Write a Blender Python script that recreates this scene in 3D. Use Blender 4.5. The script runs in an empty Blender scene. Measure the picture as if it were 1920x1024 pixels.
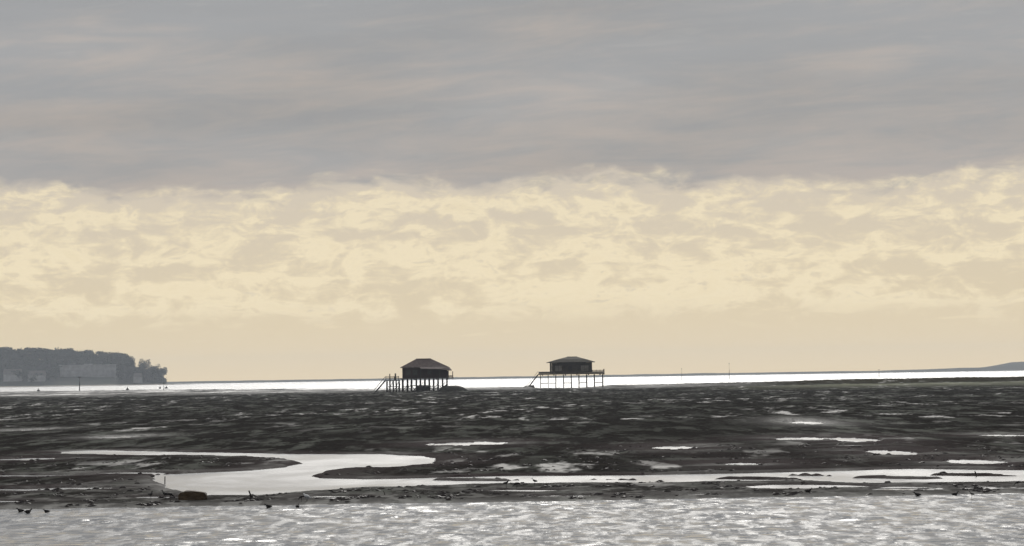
import bpy, bmesh, math, random
import numpy as np
from mathutils import Vector, Matrix

random.seed(7)
SC = bpy.context.scene
COL = SC.collection
R = math.radians

# ------------------------------------------------------------------ camera
CAM_H = 4.0
FPX = 7800.0                      # focal length in pixels of the 1920 wide photograph
PITCH = math.atan(194.5 / FPX)
ROLL = R(0.9)
cam_d = bpy.data.cameras.new('camera')
cam_d.sensor_width = 36.0
cam_d.lens = 36.0 * FPX / 1920.0
cam_d.clip_start = 1.0
cam_d.clip_end = 40000.0
cam = bpy.data.objects.new('camera', cam_d)
COL.objects.link(cam)
FW = Vector((0, math.cos(PITCH), math.sin(PITCH)))
UP0 = Vector((0, -math.sin(PITCH), math.cos(PITCH)))
RT0 = Vector((1, 0, 0))
RT = RT0 * math.cos(ROLL) - UP0 * math.sin(ROLL)
UP = UP0 * math.cos(ROLL) + RT0 * math.sin(ROLL)
cam.matrix_world = Matrix(((RT.x, UP.x, -FW.x, 0), (RT.y, UP.y, -FW.y, 0), (RT.z, UP.z, -FW.z, CAM_H), (0, 0, 0, 1)))
SC.camera = cam

def ray(px, py):
    return FW * FPX + RT * (px - 960.0) + UP * (512.0 - py)
def at(px, py, depth):            # the point seen at a pixel, at a given distance ahead
    d = ray(px, py)
    return Vector((0, 0, CAM_H)) + d * (depth / d.y)
def on(px, py, z=0.0):            # the point seen at a pixel, on level z
    d = ray(px, py)
    return Vector((0, 0, CAM_H)) + d * ((z - CAM_H) / d.z)

# ------------------------------------------------------------------ sky, sun, exposure
SUN_EL, SUN_AZ = R(29), R(2.5)      # ahead of the camera, a little to the right, behind the cloud deck
W = bpy.data.worlds.new('World'); SC.world = W; W.use_nodes = True
wt = W.node_tree; wt.nodes.clear()
class NT:
    def __init__(s, tree): s.t = tree
    def n(s, typ, **kw):
        o = s.t.nodes.new(typ)
        for k, v in kw.items(): setattr(o, k, v)
        return o
    def put(s, sock, v):
        if isinstance(v, bpy.types.NodeSocket): s.t.links.new(v, sock)
        elif isinstance(v, (tuple, list)) and len(v) == 3 and sock.type == 'RGBA': sock.default_value = (*v, 1)
        else: sock.default_value = v
    def m(s, op, a, b=None, c=None, clamp=False):
        o = s.n('ShaderNodeMath', operation=op, use_clamp=clamp)
        s.put(o.inputs[0], a)
        if b is not None: s.put(o.inputs[1], b)
        if c is not None: s.put(o.inputs[2], c)
        return o.outputs[0]
    def xyz(s, x, y, z=0.0):
        o = s.n('ShaderNodeCombineXYZ')
        for i, v in enumerate((x, y, z)): s.put(o.inputs[i], v)
        return o.outputs[0]
    def noise(s, vec, scale=1.0, detail=4.0, rough=0.55, dist=0.0):
        o = s.n('ShaderNodeTexNoise')
        s.put(o.inputs['Vector'], vec); o.inputs['Scale'].default_value = scale
        o.inputs['Detail'].default_value = detail; o.inputs['Roughness'].default_value = rough
        o.inputs['Distortion'].default_value = dist
        return o.outputs[0]
    def smooth(s, v, a, b, o0=0.0, o1=1.0):
        o = s.n('ShaderNodeMapRange', interpolation_type='SMOOTHSTEP')
        s.put(o.inputs[0], v); o.inputs[1].default_value = a; o.inputs[2].default_value = b
        o.inputs[3].default_value = o0; o.inputs[4].default_value = o1
        return o.outputs[0]
    def mix(s, f, a, b, mode='MIX'):
        o = s.n('ShaderNodeMix', data_type='RGBA', blend_type=mode)
        s.put(o.inputs[0], f); s.put(o.inputs[6], a); s.put(o.inputs[7], b)
        return o.outputs[2]
def srgb(r, g, b):
    f = lambda c: (c / 255) / 12.92 if c / 255 <= 0.04045 else ((c / 255 + 0.055) / 1.055) ** 2.4
    return (f(r), f(g), f(b))

w = NT(wt)
tc = w.n('ShaderNodeTexCoord')
sep = w.n('ShaderNodeSeparateXYZ'); w.put(sep.inputs[0], tc.outputs['Generated'])
az = w.m('ARCTAN2', sep.outputs[0], sep.outputs[1])
el = w.m('ARCSINE', sep.outputs[2])
fade = w.smooth(el, 0.10, 0.6, 1.0, 0.25)
# the long lower edge of the grey cloud deck, about 2.7 degrees up, ragged
e1 = w.noise(w.xyz(w.m('MULTIPLY', az, 13.0), w.m('MULTIPLY', el, 12.0), 3.1), 1.0, 2.0, 0.5)
e2 = w.noise(w.xyz(w.m('MULTIPLY', az, 95.0), w.m('MULTIPLY', el, 230.0), 1.7), 1.0, 4.0, 0.55, 0.4)
edge = w.m('ADD', el, w.m('ADD', w.m('MULTIPLY', w.m('SUBTRACT', e1, 0.5), 0.020), w.m('MULTIPLY', w.m('SUBTRACT', e2, 0.5), 0.012)))
deck = w.smooth(edge, 0.0443, 0.0494)
# deck colour: warm grey at its lower edge, cooler grey higher up, long soft streaks
streak = w.noise(w.xyz(w.m('MULTIPLY', w.m('ADD', az, w.m('MULTIPLY', el, -0.3)), 19.0), w.m('MULTIPLY', w.m('ADD', el, w.m('MULTIPLY', az, -0.06)), 130.0), 8.0), 1.0, 6.0, 0.6, 0.6)
broad = w.noise(w.xyz(w.m('MULTIPLY', az, 9.0), w.m('MULTIPLY', el, 42.0), 5.0), 1.0, 3.0, 0.5, 0.3)
fil = w.noise(w.xyz(w.m('MULTIPLY', w.m('ADD', az, w.m('MULTIPLY', el, -0.3)), 55.0), w.m('MULTIPLY', w.m('ADD', el, w.m('MULTIPLY', az, -0.05)), 300.0), 12.0), 1.0, 5.0, 0.6, 0.8)
h = w.m('ADD', w.m('MULTIPLY', w.m('SUBTRACT', el, 0.045), 9.0), w.m('MULTIPLY', w.m('SUBTRACT', w.m('ADD', w.m('MULTIPLY', streak, 0.75), w.m('MULTIPLY', fil, 0.25)), 0.5), 2.6))
cool = w.smooth(h, -0.32, 0.55)
deck_col = w.mix(cool, srgb(174, 167, 163), srgb(152, 154, 158))
hi = w.smooth(fil, 0.56, 0.72, 0.0, 0.14)
deck_col = w.mix(hi, deck_col, srgb(190, 185, 178))
bv = w.m('ADD', 1.0, w.m('MULTIPLY', w.m('MULTIPLY', w.m('SUBTRACT', broad, 0.5), 0.42), fade))
deck_col = w.mix(1.0, deck_col, w.xyz(bv, bv, bv), 'MULTIPLY')
# the pale gap under the deck: cream, with heaped and banded clouds in it
puff = w.noise(w.xyz(w.m('MULTIPLY', az, 92.0), w.m('MULTIPLY', el, 215.0), 2.0), 1.0, 7.0, 0.6, 0.6)
band = w.noise(w.xyz(w.m('MULTIPLY', az, 12.0), w.m('MULTIPLY', el, 135.0), 9.0), 1.0, 5.0, 0.55, 0.4)
fine = w.noise(w.xyz(w.m('MULTIPLY', az, 170.0), w.m('MULTIPLY', el, 360.0), 6.0), 1.0, 4.0, 0.6, 0.6)
mixn = w.m('ADD', w.m('MULTIPLY', fine, 0.22), w.m('ADD', w.m('MULTIPLY', puff, 0.45), w.m('MULTIPLY', band, 0.33)))
mixn = w.m('SUBTRACT', mixn, w.smooth(el, 0.030, 0.044, 0.0, 0.022))
pf = w.smooth(mixn, 0.43, 0.54)
inband = w.m('MULTIPLY', w.smooth(w.m('ADD', el, w.m('MULTIPLY', w.m('SUBTRACT', puff, 0.5), 0.016)), 0.012, 0.019), w.smooth(el, 0.060, 0.046))
low = w.n('ShaderNodeValToRGB'); w.put(low.inputs[0], w.m('MULTIPLY', el, 20.0, clamp=True))
lst = [(0.0, (242, 220, 178)), (0.2, (228, 211, 177)), (0.38, (219, 204, 174)), (0.6, (214, 201, 177)), (1.0, (205, 195, 181))]
while len(low.color_ramp.elements) < len(lst): low.color_ramp.elements.new(0.5)
for e, (p, c) in zip(low.color_ramp.elements, lst): e.position = p; e.color = (*srgb(*c), 1)
bright = w.mix(w.smooth(el, 0.02, 0.046), srgb(237, 222, 188), srgb(230, 216, 186))
gap_col = w.mix(w.m('MULTIPLY', pf, inband), low.outputs[0], bright)
# small darker scraps of cloud in the bright part, and brighter rims
scrap = w.m('MULTIPLY', w.smooth(fine, 0.58, 0.70, 0.0, 0.55), w.m('MULTIPLY', inband, w.smooth(band, 0.40, 0.55)))
gap_col = w.mix(scrap, gap_col, srgb(203, 191, 170))
rim = w.m('MULTIPLY', w.m('MULTIPLY', w.smooth(mixn, 0.49, 0.53), w.smooth(mixn, 0.59, 0.54)), w.m('MULTIPLY', inband, 0.25))
gap_col = w.mix(rim, gap_col, srgb(246, 233, 203))
# a few isolated pale wisps low down
wisp = w.noise(w.xyz(w.m('MULTIPLY', az, 60.0), w.m('MULTIPLY', el, 420.0), 4.0), 1.0, 3.0, 0.5, 0.2)
wf = w.m('MULTIPLY', w.smooth(wisp, 0.63, 0.74, 0.0, 0.75), w.m('MULTIPLY', w.smooth(el, 0.006, 0.012), w.smooth(el, 0.026, 0.018)))
gap_col = w.mix(wf, gap_col, srgb(236, 220, 186))
cloud_col = w.mix(deck, gap_col, deck_col)
skyt = w.n('ShaderNodeTexSky', sky_type='NISHITA')
skyt.sun_disc = False; skyt.sun_elevation = SUN_EL; skyt.sun_rotation = SUN_AZ
bg1 = w.n('ShaderNodeBackground'); w.put(bg1.inputs[0], skyt.outputs[0]); bg1.inputs[1].default_value = 0.06
bg2 = w.n('ShaderNodeBackground'); w.put(bg2.inputs[0], cloud_col); bg2.inputs[1].default_value = 1.0
mx = w.n('ShaderNodeMixShader'); mx.inputs[0].default_value = 0.95
wt.links.new(bg1.outputs[0], mx.inputs[1]); wt.links.new(bg2.outputs[0], mx.inputs[2])
wo = w.n('ShaderNodeOutputWorld'); wt.links.new(mx.outputs[0], wo.inputs[0])

sun_d = bpy.data.lights.new('sun', 'SUN'); sun_d.energy = 2.0; sun_d.angle = R(18); sun_d.color = (1.0, 0.965, 0.91)
sun = bpy.data.objects.new('sun', sun_d); COL.objects.link(sun)
sdir = Vector((math.sin(SUN_AZ) * math.cos(SUN_EL), math.cos(SUN_AZ) * math.cos(SUN_EL), math.sin(SUN_EL)))
sun.rotation_euler = (-sdir).to_track_quat('-Z', 'Y').to_euler()

SC.view_settings.view_transform = 'Standard'
SC.view_settings.look = 'None'
SC.view_settings.exposure = 0.0
SC.view_settings.gamma = 1.0
SC.view_settings.use_curve_mapping = False
SC.render.engine = 'CYCLES'
SC.cycles.max_bounces = 6
SC.cycles.volume_bounces = 1

# ------------------------------------------------------------------ helpers
def tag(o, label=None, cat=None, group=None, kind=None):
    if label: o['label'] = label
    if cat: o['category'] = cat
    if group: o['group'] = group
    if kind: o['kind'] = kind
    return o
def empty(name, loc, rz=0.0):
    o = bpy.data.objects.new(name, None); COL.objects.link(o)
    o.location = loc; o.rotation_euler = (0, 0, rz); o.empty_display_size = 0.5
    return o
class MB:
    def __init__(s): s.v, s.f = [], []
    def quadbox(s, x0, x1, y0, y1, z0, z1):
        b = len(s.v)
        s.v += [(x0, y0, z0), (x1, y0, z0), (x1, y1, z0), (x0, y1, z0), (x0, y0, z1), (x1, y0, z1), (x1, y1, z1), (x0, y1, z1)]
        s.f += [tuple(b + i for i in q) for q in ((0, 3, 2, 1), (4, 5, 6, 7), (0, 1, 5, 4), (1, 2, 6, 5), (2, 3, 7, 6), (3, 0, 4, 7))]
        return s
    def tube(s, pts, rad, n=6):
        b = len(s.v); pts = [Vector(p) for p in pts]
        rads = rad if isinstance(rad, (list, tuple)) else [rad] * len(pts)
        for i, p in enumerate(pts):
            d = (pts[min(i + 1, len(pts) - 1)] - pts[max(i - 1, 0)]).normalized()
            a = d.cross(Vector((0, 0, 1)))
            if a.length < 1e-3: a = Vector((1, 0, 0))
            a.normalize(); c = d.cross(a)
            for k in range(n):
                t = 2 * math.pi * k / n
                s.v.append(tuple(p + (a * math.cos(t) + c * math.sin(t)) * rads[i]))
        for i in range(len(pts) - 1):
            for k in range(n):
                k2 = (k + 1) % n
                s.f.append((b + i * n + k, b + i * n + k2, b + (i + 1) * n + k2, b + (i + 1) * n + k))
        s.f.append(tuple(b + k for k in range(n))[::-1]); s.f.append(tuple(b + (len(pts) - 1) * n + k for k in range(n)))
        return s
    def bar(s, p, q, w_, t_):         # square bar from p to q
        p, q = Vector(p), Vector(q); d = (q - p).normalized()
        a = d.cross(Vector((0, 0, 1)))
        if a.length < 1e-3: a = Vector((1, 0, 0))
        a.normalize(); c = a.cross(d)
        b = len(s.v)
        for e in (p, q):
            for sa, sc in ((-1, -1), (1, -1), (1, 1), (-1, 1)): s.v.append(tuple(e + a * sa * w_ / 2 + c * sc * t_ / 2))
        s.f += [tuple(b + i for i in qd) for qd in ((0, 3, 2, 1), (4, 5, 6, 7), (0, 1, 5, 4), (1, 2, 6, 5), (2, 3, 7, 6), (3, 0, 4, 7))]
        return s
    def poly(s, verts, faces):
        b = len(s.v); s.v += [tuple(v) for v in verts]; s.f += [tuple(b + i for i in f) for f in faces]; return s
    def build(s, name, mat, parent=None, smooth=False):
        me = bpy.data.meshes.new(name); me.from_pydata(s.v, [], s.f); me.update()
        if smooth: me.polygons.foreach_set('use_smooth', [True] * len(me.polygons))
        me.materials.append(mat)
        o = bpy.data.objects.new(name, me); COL.objects.link(o)
        if parent: o.parent = parent
        return o
def grid_object(name, X, Y, Z, mat, attr=None):
    nr, nc = X.shape
    me = bpy.data.meshes.new(name)
    co = np.stack([X, Y, Z], -1).reshape(-1, 3).astype(np.float32)
    idx = np.arange(nr * nc).reshape(nr, nc)
    q = np.stack([idx[:-1, :-1], idx[:-1, 1:], idx[1:, 1:], idx[1:, :-1]], -1).reshape(-1, 4).astype(np.int32)
    me.vertices.add(len(co)); me.vertices.foreach_set('co', co.ravel())
    me.loops.add(q.size); me.loops.foreach_set('vertex_index', q.ravel())
    me.polygons.add(len(q)); me.polygons.foreach_set('loop_start', np.arange(0, q.size, 4, dtype=np.int32))
    me.polygons.foreach_set('use_smooth', np.ones(len(q), dtype=bool))
    me.update(calc_edges=True)
    for k, a in (attr or {}).items():
        at_ = me.attributes.new(k, 'FLOAT', 'POINT'); at_.data.foreach_set('value', a.ravel().astype(np.float32))
    me.materials.append(mat)
    o = bpy.data.objects.new(name, me); COL.objects.link(o)
    return o
def copy_tree(o, parent=None):
    c = o.copy(); COL.objects.link(c); c.parent = parent
    for ch in list(o.children): copy_tree(ch, c)
    return c
# 2D noise for heights
_rs = np.random.RandomState(11)
_perm = _rs.permutation(512); _perm = np.concatenate([_perm, _perm, _perm])
_gr = _rs.rand(512) * 2 * np.pi
def gnoise(x, y):
    xi = np.floor(x).astype(np.int64); yi = np.floor(y).astype(np.int64)
    xf = x - xi; yf = y - yi
    u = xf * xf * xf * (xf * (xf * 6 - 15) + 10); v = yf * yf * yf * (yf * (yf * 6 - 15) + 10)
    def g(ix, iy, dx, dy):
        a = _gr[_perm[(ix & 511) + _perm[iy & 511]] & 511]
        return np.cos(a) * dx + np.sin(a) * dy
    n00 = g(xi, yi, xf, yf); n10 = g(xi + 1, yi, xf - 1, yf); n01 = g(xi, yi + 1, xf, yf - 1); n11 = g(xi + 1, yi + 1, xf - 1, yf - 1)
    return ((n00 * (1 - u) + n10 * u) * (1 - v) + (n01 * (1 - u) + n11 * u) * v) * 1.5
def fbm(x, y, o=4, g=0.5):
    s = 0; a = 1.0; t = 0
    for i in range(o):
        s = s + a * gnoise(x + 17.3 * i, y - 9.1 * i); t += a; a *= g; x = x * 2.03; y = y * 2.03
    return s / t
def sstep(v, a, b):
    t = np.clip((v - a) / (b - a), 0, 1); return t * t * (3 - 2 * t)

# ------------------------------------------------------------------ materials
MATS = {}
def newmat(name):
    m = bpy.data.materials.new(name); m.use_nodes = True; m.node_tree.nodes.clear()
    t = NT(m.node_tree); p = t.n('ShaderNodeBsdfPrincipled'); o = t.n('ShaderNodeOutputMaterial')
    m.node_tree.links.new(p.outputs[0], o.inputs[0]); MATS[name] = m
    return m, t, p
def worn(name, c0, c1, scale, rough=0.8, spec=0.3, stretch=(1, 1, 1), bump=0.0):
    m, t, p = newmat(name)
    g = t.n('ShaderNodeTexCoord'); mp = t.n('ShaderNodeMapping'); t.put(mp.inputs[0], g.outputs['Object']); mp.inputs['Scale'].default_value = stretch
    n = t.noise(mp.outputs[0], scale, 5, 0.6)
    t.put(p.inputs['Base Color'], t.mix(t.smooth(n, 0.35, 0.65), c0, c1))
    p.inputs['Roughness'].default_value = rough; p.inputs['Specular IOR Level'].default_value = spec
    if bump:
        b = t.n('ShaderNodeBump'); t.put(b.inputs['Height'], n); b.inputs['Strength'].default_value = bump; b.inputs['Distance'].default_value = 0.05
        t.put(p.inputs['Normal'], b.outputs[0])
    return m

def mud_material():
    m, t, p = newmat('tidal_mud')
    g = t.n('ShaderNodeNewGeometry'); pos = g.outputs['Position']
    wet = t.n('ShaderNodeAttribute', attribute_name='wet').outputs['Fac']
    weed = t.n('ShaderNodeAttribute', attribute_name='weed').outputs['Fac']
    mp = t.n('ShaderNodeMapping'); t.put(mp.inputs[0], pos); mp.inputs['Scale'].default_value = (0.42, 0.042, 0.45)
    n1 = t.noise(mp.outputs[0], 1.0, 7, 0.72, 0.3); n2 = t.noise(pos, 2.2, 4, 0.6)
    mp2 = t.n('ShaderNodeMapping'); t.put(mp2.inputs[0], pos); mp2.inputs['Scale'].default_value = (0.055, 0.012, 0.1)
    n3 = t.noise(mp2.outputs[0], 1.0, 5, 0.6, 0.3)
    base = t.mix(t.smooth(n2, 0.35, 0.65), (0.017, 0.0155, 0.0142), (0.046, 0.0425, 0.038))
    grassf = t.m('MULTIPLY', t.smooth(n1, 0.47, 0.60), t.smooth(n3, 0.40, 0.58, 0.22, 1.0))
    base = t.mix(t.m('MULTIPLY', grassf, 0.85), base, (0.150, 0.155, 0.135))
    base = t.mix(weed, base, (0.017, 0.007, 0.008))
    base = t.mix(t.n('ShaderNodeAttribute', attribute_name='bank').outputs['Fac'], base, (0.040, 0.032, 0.012))
    base = t.mix(t.n('ShaderNodeAttribute', attribute_name='meadow').outputs['Fac'], base, (0.27, 0.275, 0.20))
    base = t.mix(t.n('ShaderNodeAttribute', attribute_name='sand').outputs['Fac'], base, (0.21, 0.205, 0.19))
    base = t.mix(t.m('MULTIPLY', wet, 0.7), base, (0.11, 0.108, 0.102))
    t.put(p.inputs['Base Color'], base)
    t.put(p.inputs['Roughness'], t.m('SUBTRACT', 0.85, t.m('MULTIPLY', wet, 0.45)))
    t.put(p.inputs['Specular IOR Level'], t.m('MULTIPLY', wet, 0.36))
    b = t.n('ShaderNodeBump'); t.put(b.inputs['Height'], t.m('ADD', n2, n1)); b.inputs['Strength'].default_value = 0.6; b.inputs['Distance'].default_value = 0.15
    t.put(p.inputs['Normal'], b.outputs[0])
    return m
def water_material(name, rough, bump, scale, base=(0.035, 0.04, 0.04), dist=0.02, stretch=(1, 1, 1), paw=None):
    m, t, p = newmat(name)
    p.inputs['Base Color'].default_value = (*base, 1)
    p.inputs['Roughness'].default_value = rough
    p.inputs['IOR'].default_value = 1.333
    if paw:                                   # cat's paws: patches of finer and coarser ripple
        g0 = t.n('ShaderNodeNewGeometry'); m0 = t.n('ShaderNodeMapping'); t.put(m0.inputs[0], g0.outputs['Position']); m0.inputs['Scale'].default_value = paw[0]
        n0 = t.noise(m0.outputs[0], 1.0, 6, 0.68, 0.5)
        t.put(p.inputs['Roughness'], t.smooth(n0, 0.36, 0.64, paw[1], paw[2]))
    if bump:
        g = t.n('ShaderNodeNewGeometry'); mp = t.n('ShaderNodeMapping'); t.put(mp.inputs[0], g.outputs['Position']); mp.inputs['Scale'].default_value = stretch
        n = t.noise(mp.outputs[0], scale, 3, 0.55, 0.2)
        b = t.n('ShaderNodeBump'); t.put(b.inputs['Height'], n); b.inputs['Strength'].default_value = bump; b.inputs['Distance'].default_value = dist
        t.put(p.inputs['Normal'], b.outputs[0])
    return m
MUD = mud_material()
SEA = water_material('open_sea', 0.40, 1.0, 0.16, (0.035, 0.04, 0.04), 1.5)
CALM = water_material('calm_creek', 0.25, 0.10, 1.2, (0.075, 0.08, 0.085), 0.01, (1, 1, 1), ((0.12, 0.03, 0.1), 0.18, 0.27))
RIPPLE = water_material('rippled_water', 0.2, 0.4, 3.5, (0.06, 0.062, 0.062), 0.012, (1, 1, 1), ((1.9, 0.36, 1.0), 0.09, 0.25))
TIMBER = worn('dark_timber', (0.016, 0.011, 0.008), (0.035, 0.025, 0.018), 3, 0.8)
DECK = worn('grey_deck', (0.030, 0.022, 0.019), (0.06, 0.046, 0.04), 3, 0.8)
WALL1 = worn('brown_boards', (0.016, 0.005, 0.004), (0.032, 0.011, 0.008), 1.2, 0.8, 0.2, (4, 4, 0.5))
WALL2 = worn('olive_boards', (0.042, 0.035, 0.020), (0.07, 0.060, 0.038), 1.2, 0.8, 0.2, (4, 4, 0.5))
GLASS1 = worn('dark_pane', (0.03, 0.026, 0.024), (0.05, 0.045, 0.04), 1.0, 0.25, 0.4)
ROOF1 = worn('brown_tiles', (0.105, 0.075, 0.066), (0.16, 0.12, 0.11), 1.5, 0.85, 0.3, (1, 1, 1), 0.5)
ROOF2 = worn('olive_tiles', (0.045, 0.040, 0.026), (0.075, 0.066, 0.045), 1.5, 0.85, 0.3, (1, 1, 1), 0.5)
GLASS = worn('window_pane', (0.16, 0.15, 0.13), (0.24, 0.23, 0.20), 1.0, 0.2, 0.5)
PINE = worn('pine_needles', (0.020, 0.034, 0.020), (0.05, 0.07, 0.042), 0.12, 0.9, 0.1)
BARK = worn('pine_bark', (0.045, 0.03, 0.022), (0.08, 0.055, 0.04), 1.5, 0.9, 0.2)
HILL = worn('hill_scrub', (0.030, 0.040, 0.026), (0.06, 0.062, 0.045), 0.02, 0.95, 0.1)
SANDM = worn('pale_sand', (0.24, 0.21, 0.17), (0.32, 0.28, 0.22), 0.03, 0.9, 0.2)
PLASTER = worn('pale_plaster', (0.32, 0.32, 0.32), (0.44, 0.44, 0.44), 0.15, 0.9, 0.2)
ROOFP = worn('grey_roof', (0.13, 0.12, 0.115), (0.18, 0.165, 0.155), 0.3, 0.9, 0.2)
FEATHER = worn('dark_plumage', (0.012, 0.011, 0.011), (0.04, 0.036, 0.034), 14, 0.7, 0.3)
WHITEF = worn('white_plumage', (0.70, 0.70, 0.68), (0.82, 0.82, 0.80), 10, 0.7, 0.3)
GREYF = worn('grey_plumage', (0.30, 0.31, 0.32), (0.40, 0.41, 0.42), 10, 0.7, 0.3)
BILL = worn('dark_bill', (0.03, 0.02, 0.012), (0.06, 0.04, 0.02), 20, 0.5, 0.4)
BROWNW = worn('brown_block', (0.055, 0.034, 0.016), (0.11, 0.075, 0.038), 6, 0.75, 0.4, (1, 1, 3), 0.6)
SEAWEED = worn('seaweed', (0.018, 0.011, 0.010), (0.045, 0.034, 0.028), 5, 0.55, 0.4)

# ------------------------------------------------------------------ tidal flat
def poly_px(pts, z=0.0): return np.array([(on(x, y, z).x, on(x, y, z).y) for x, y in pts])
def sdf(poly, X, Y):                # signed distance in metres, negative inside
    n = len(poly); m = (Y[:, 0] > poly[:, 1].min() - 12) & (Y[:, 0] < poly[:, 1].max() + 12)
    if X.shape[0] > 1 and not m.all():
        out = np.full(X.shape, 12.0)
        if m.any(): out[m] = sdf(poly, X[m], Y[m])
        return out
    d = np.full(X.shape, 1e18); s = np.zeros(X.shape, bool)
    for i in range(n):
        ax, ay = poly[i]; bx, by = poly[(i + 1) % n]
        ex, ey = bx - ax, by - ay; wx, wy = X - ax, Y - ay
        t = np.clip((wx * ex + wy * ey) / (ex * ex + ey * ey + 1e-12), 0, 1)
        d = np.minimum(d, (wx - ex * t) ** 2 + (wy - ey * t) ** 2)
        c = ((ay > Y) != (by > Y)) & (X < (bx - ax) * (Y - ay) / (by - ay + 1e-12) + ax)
        s ^= c
    return np.where(s, -1, 1) * np.sqrt(d)
CREEK = poly_px([(115, 848), (180, 845), (330, 848), (450, 850), (560, 852), (700, 852), (785, 856), (818, 865), (790, 873), (720, 878), (650, 879), (612, 882),
                 (585, 888), (572, 893), (600, 898), (680, 900), (800, 897), (960, 893), (1200, 892), (1400, 888), (1560, 884), (1700, 880), (1850, 882), (2050, 884),
                 (2050, 904), (1850, 906), (1650, 908), (1500, 902), (1400, 905), (1200, 907), (960, 909), (760, 914), (640, 918), (560, 923), (470, 931),
                 (390, 931), (348, 923), (325, 911), (296, 899), (305, 891), (380, 887), (480, 882), (540, 877), (577, 869), (545, 862), (480, 858), (400, 856), (240, 855), (130, 852)])
ISLES = [poly_px([(x0, yy), (x0 + (x1 - x0) * .25, yy - hh), (x0 + (x1 - x0) * .6, yy - hh * .5), (x1, yy + .6), (x0 + (x1 - x0) * .7, yy + hh), (x0 + (x1 - x0) * .3, yy + hh * .6)])
         for x0, x1, yy, hh in ((1590, 1790, 897, 2.6), (1330, 1540, 899, 2.0), (1690, 1960, 892, 1.6), (1770, 1990, 902, 2.4), (780, 1000, 901, 1.8), (1060, 1250, 900, 1.5), (1430, 1600, 892, 1.5))]
SLITS = [(-80, 210, 894, 3.5), (180, 250, 889, 3), (205, 308, 889, 4), (60, 240, 918, 5), (-60, 130, 921, 5), (-90, 70, 943, 5), (250, 330, 934, 3), (575, 690, 935, 6), (1010, 1120, 931, 3.5),
         (1270, 1330, 928, 4), (1380, 1620, 914, 7), (1640, 1780, 918, 7), (1790, 1990, 900, 6), (1780, 1990, 916, 6), (900, 1060, 922, 4)]
PONDS = [(880, 833, 42, 3), (1267, 841, 24, 2.6), (1505, 824, 32, 2.6), (1600, 826, 26, 3.5), (1672, 850, 24, 3.5), (1825, 867, 34, 3.5), (1512, 794, 16, 2.5),
         (225, 821, 22, 1.6), (1885, 818, 26, 1.8), (60, 862, 36, 2), (1390, 872, 22, 2), (60, 808, 18, 1.6)]

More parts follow.
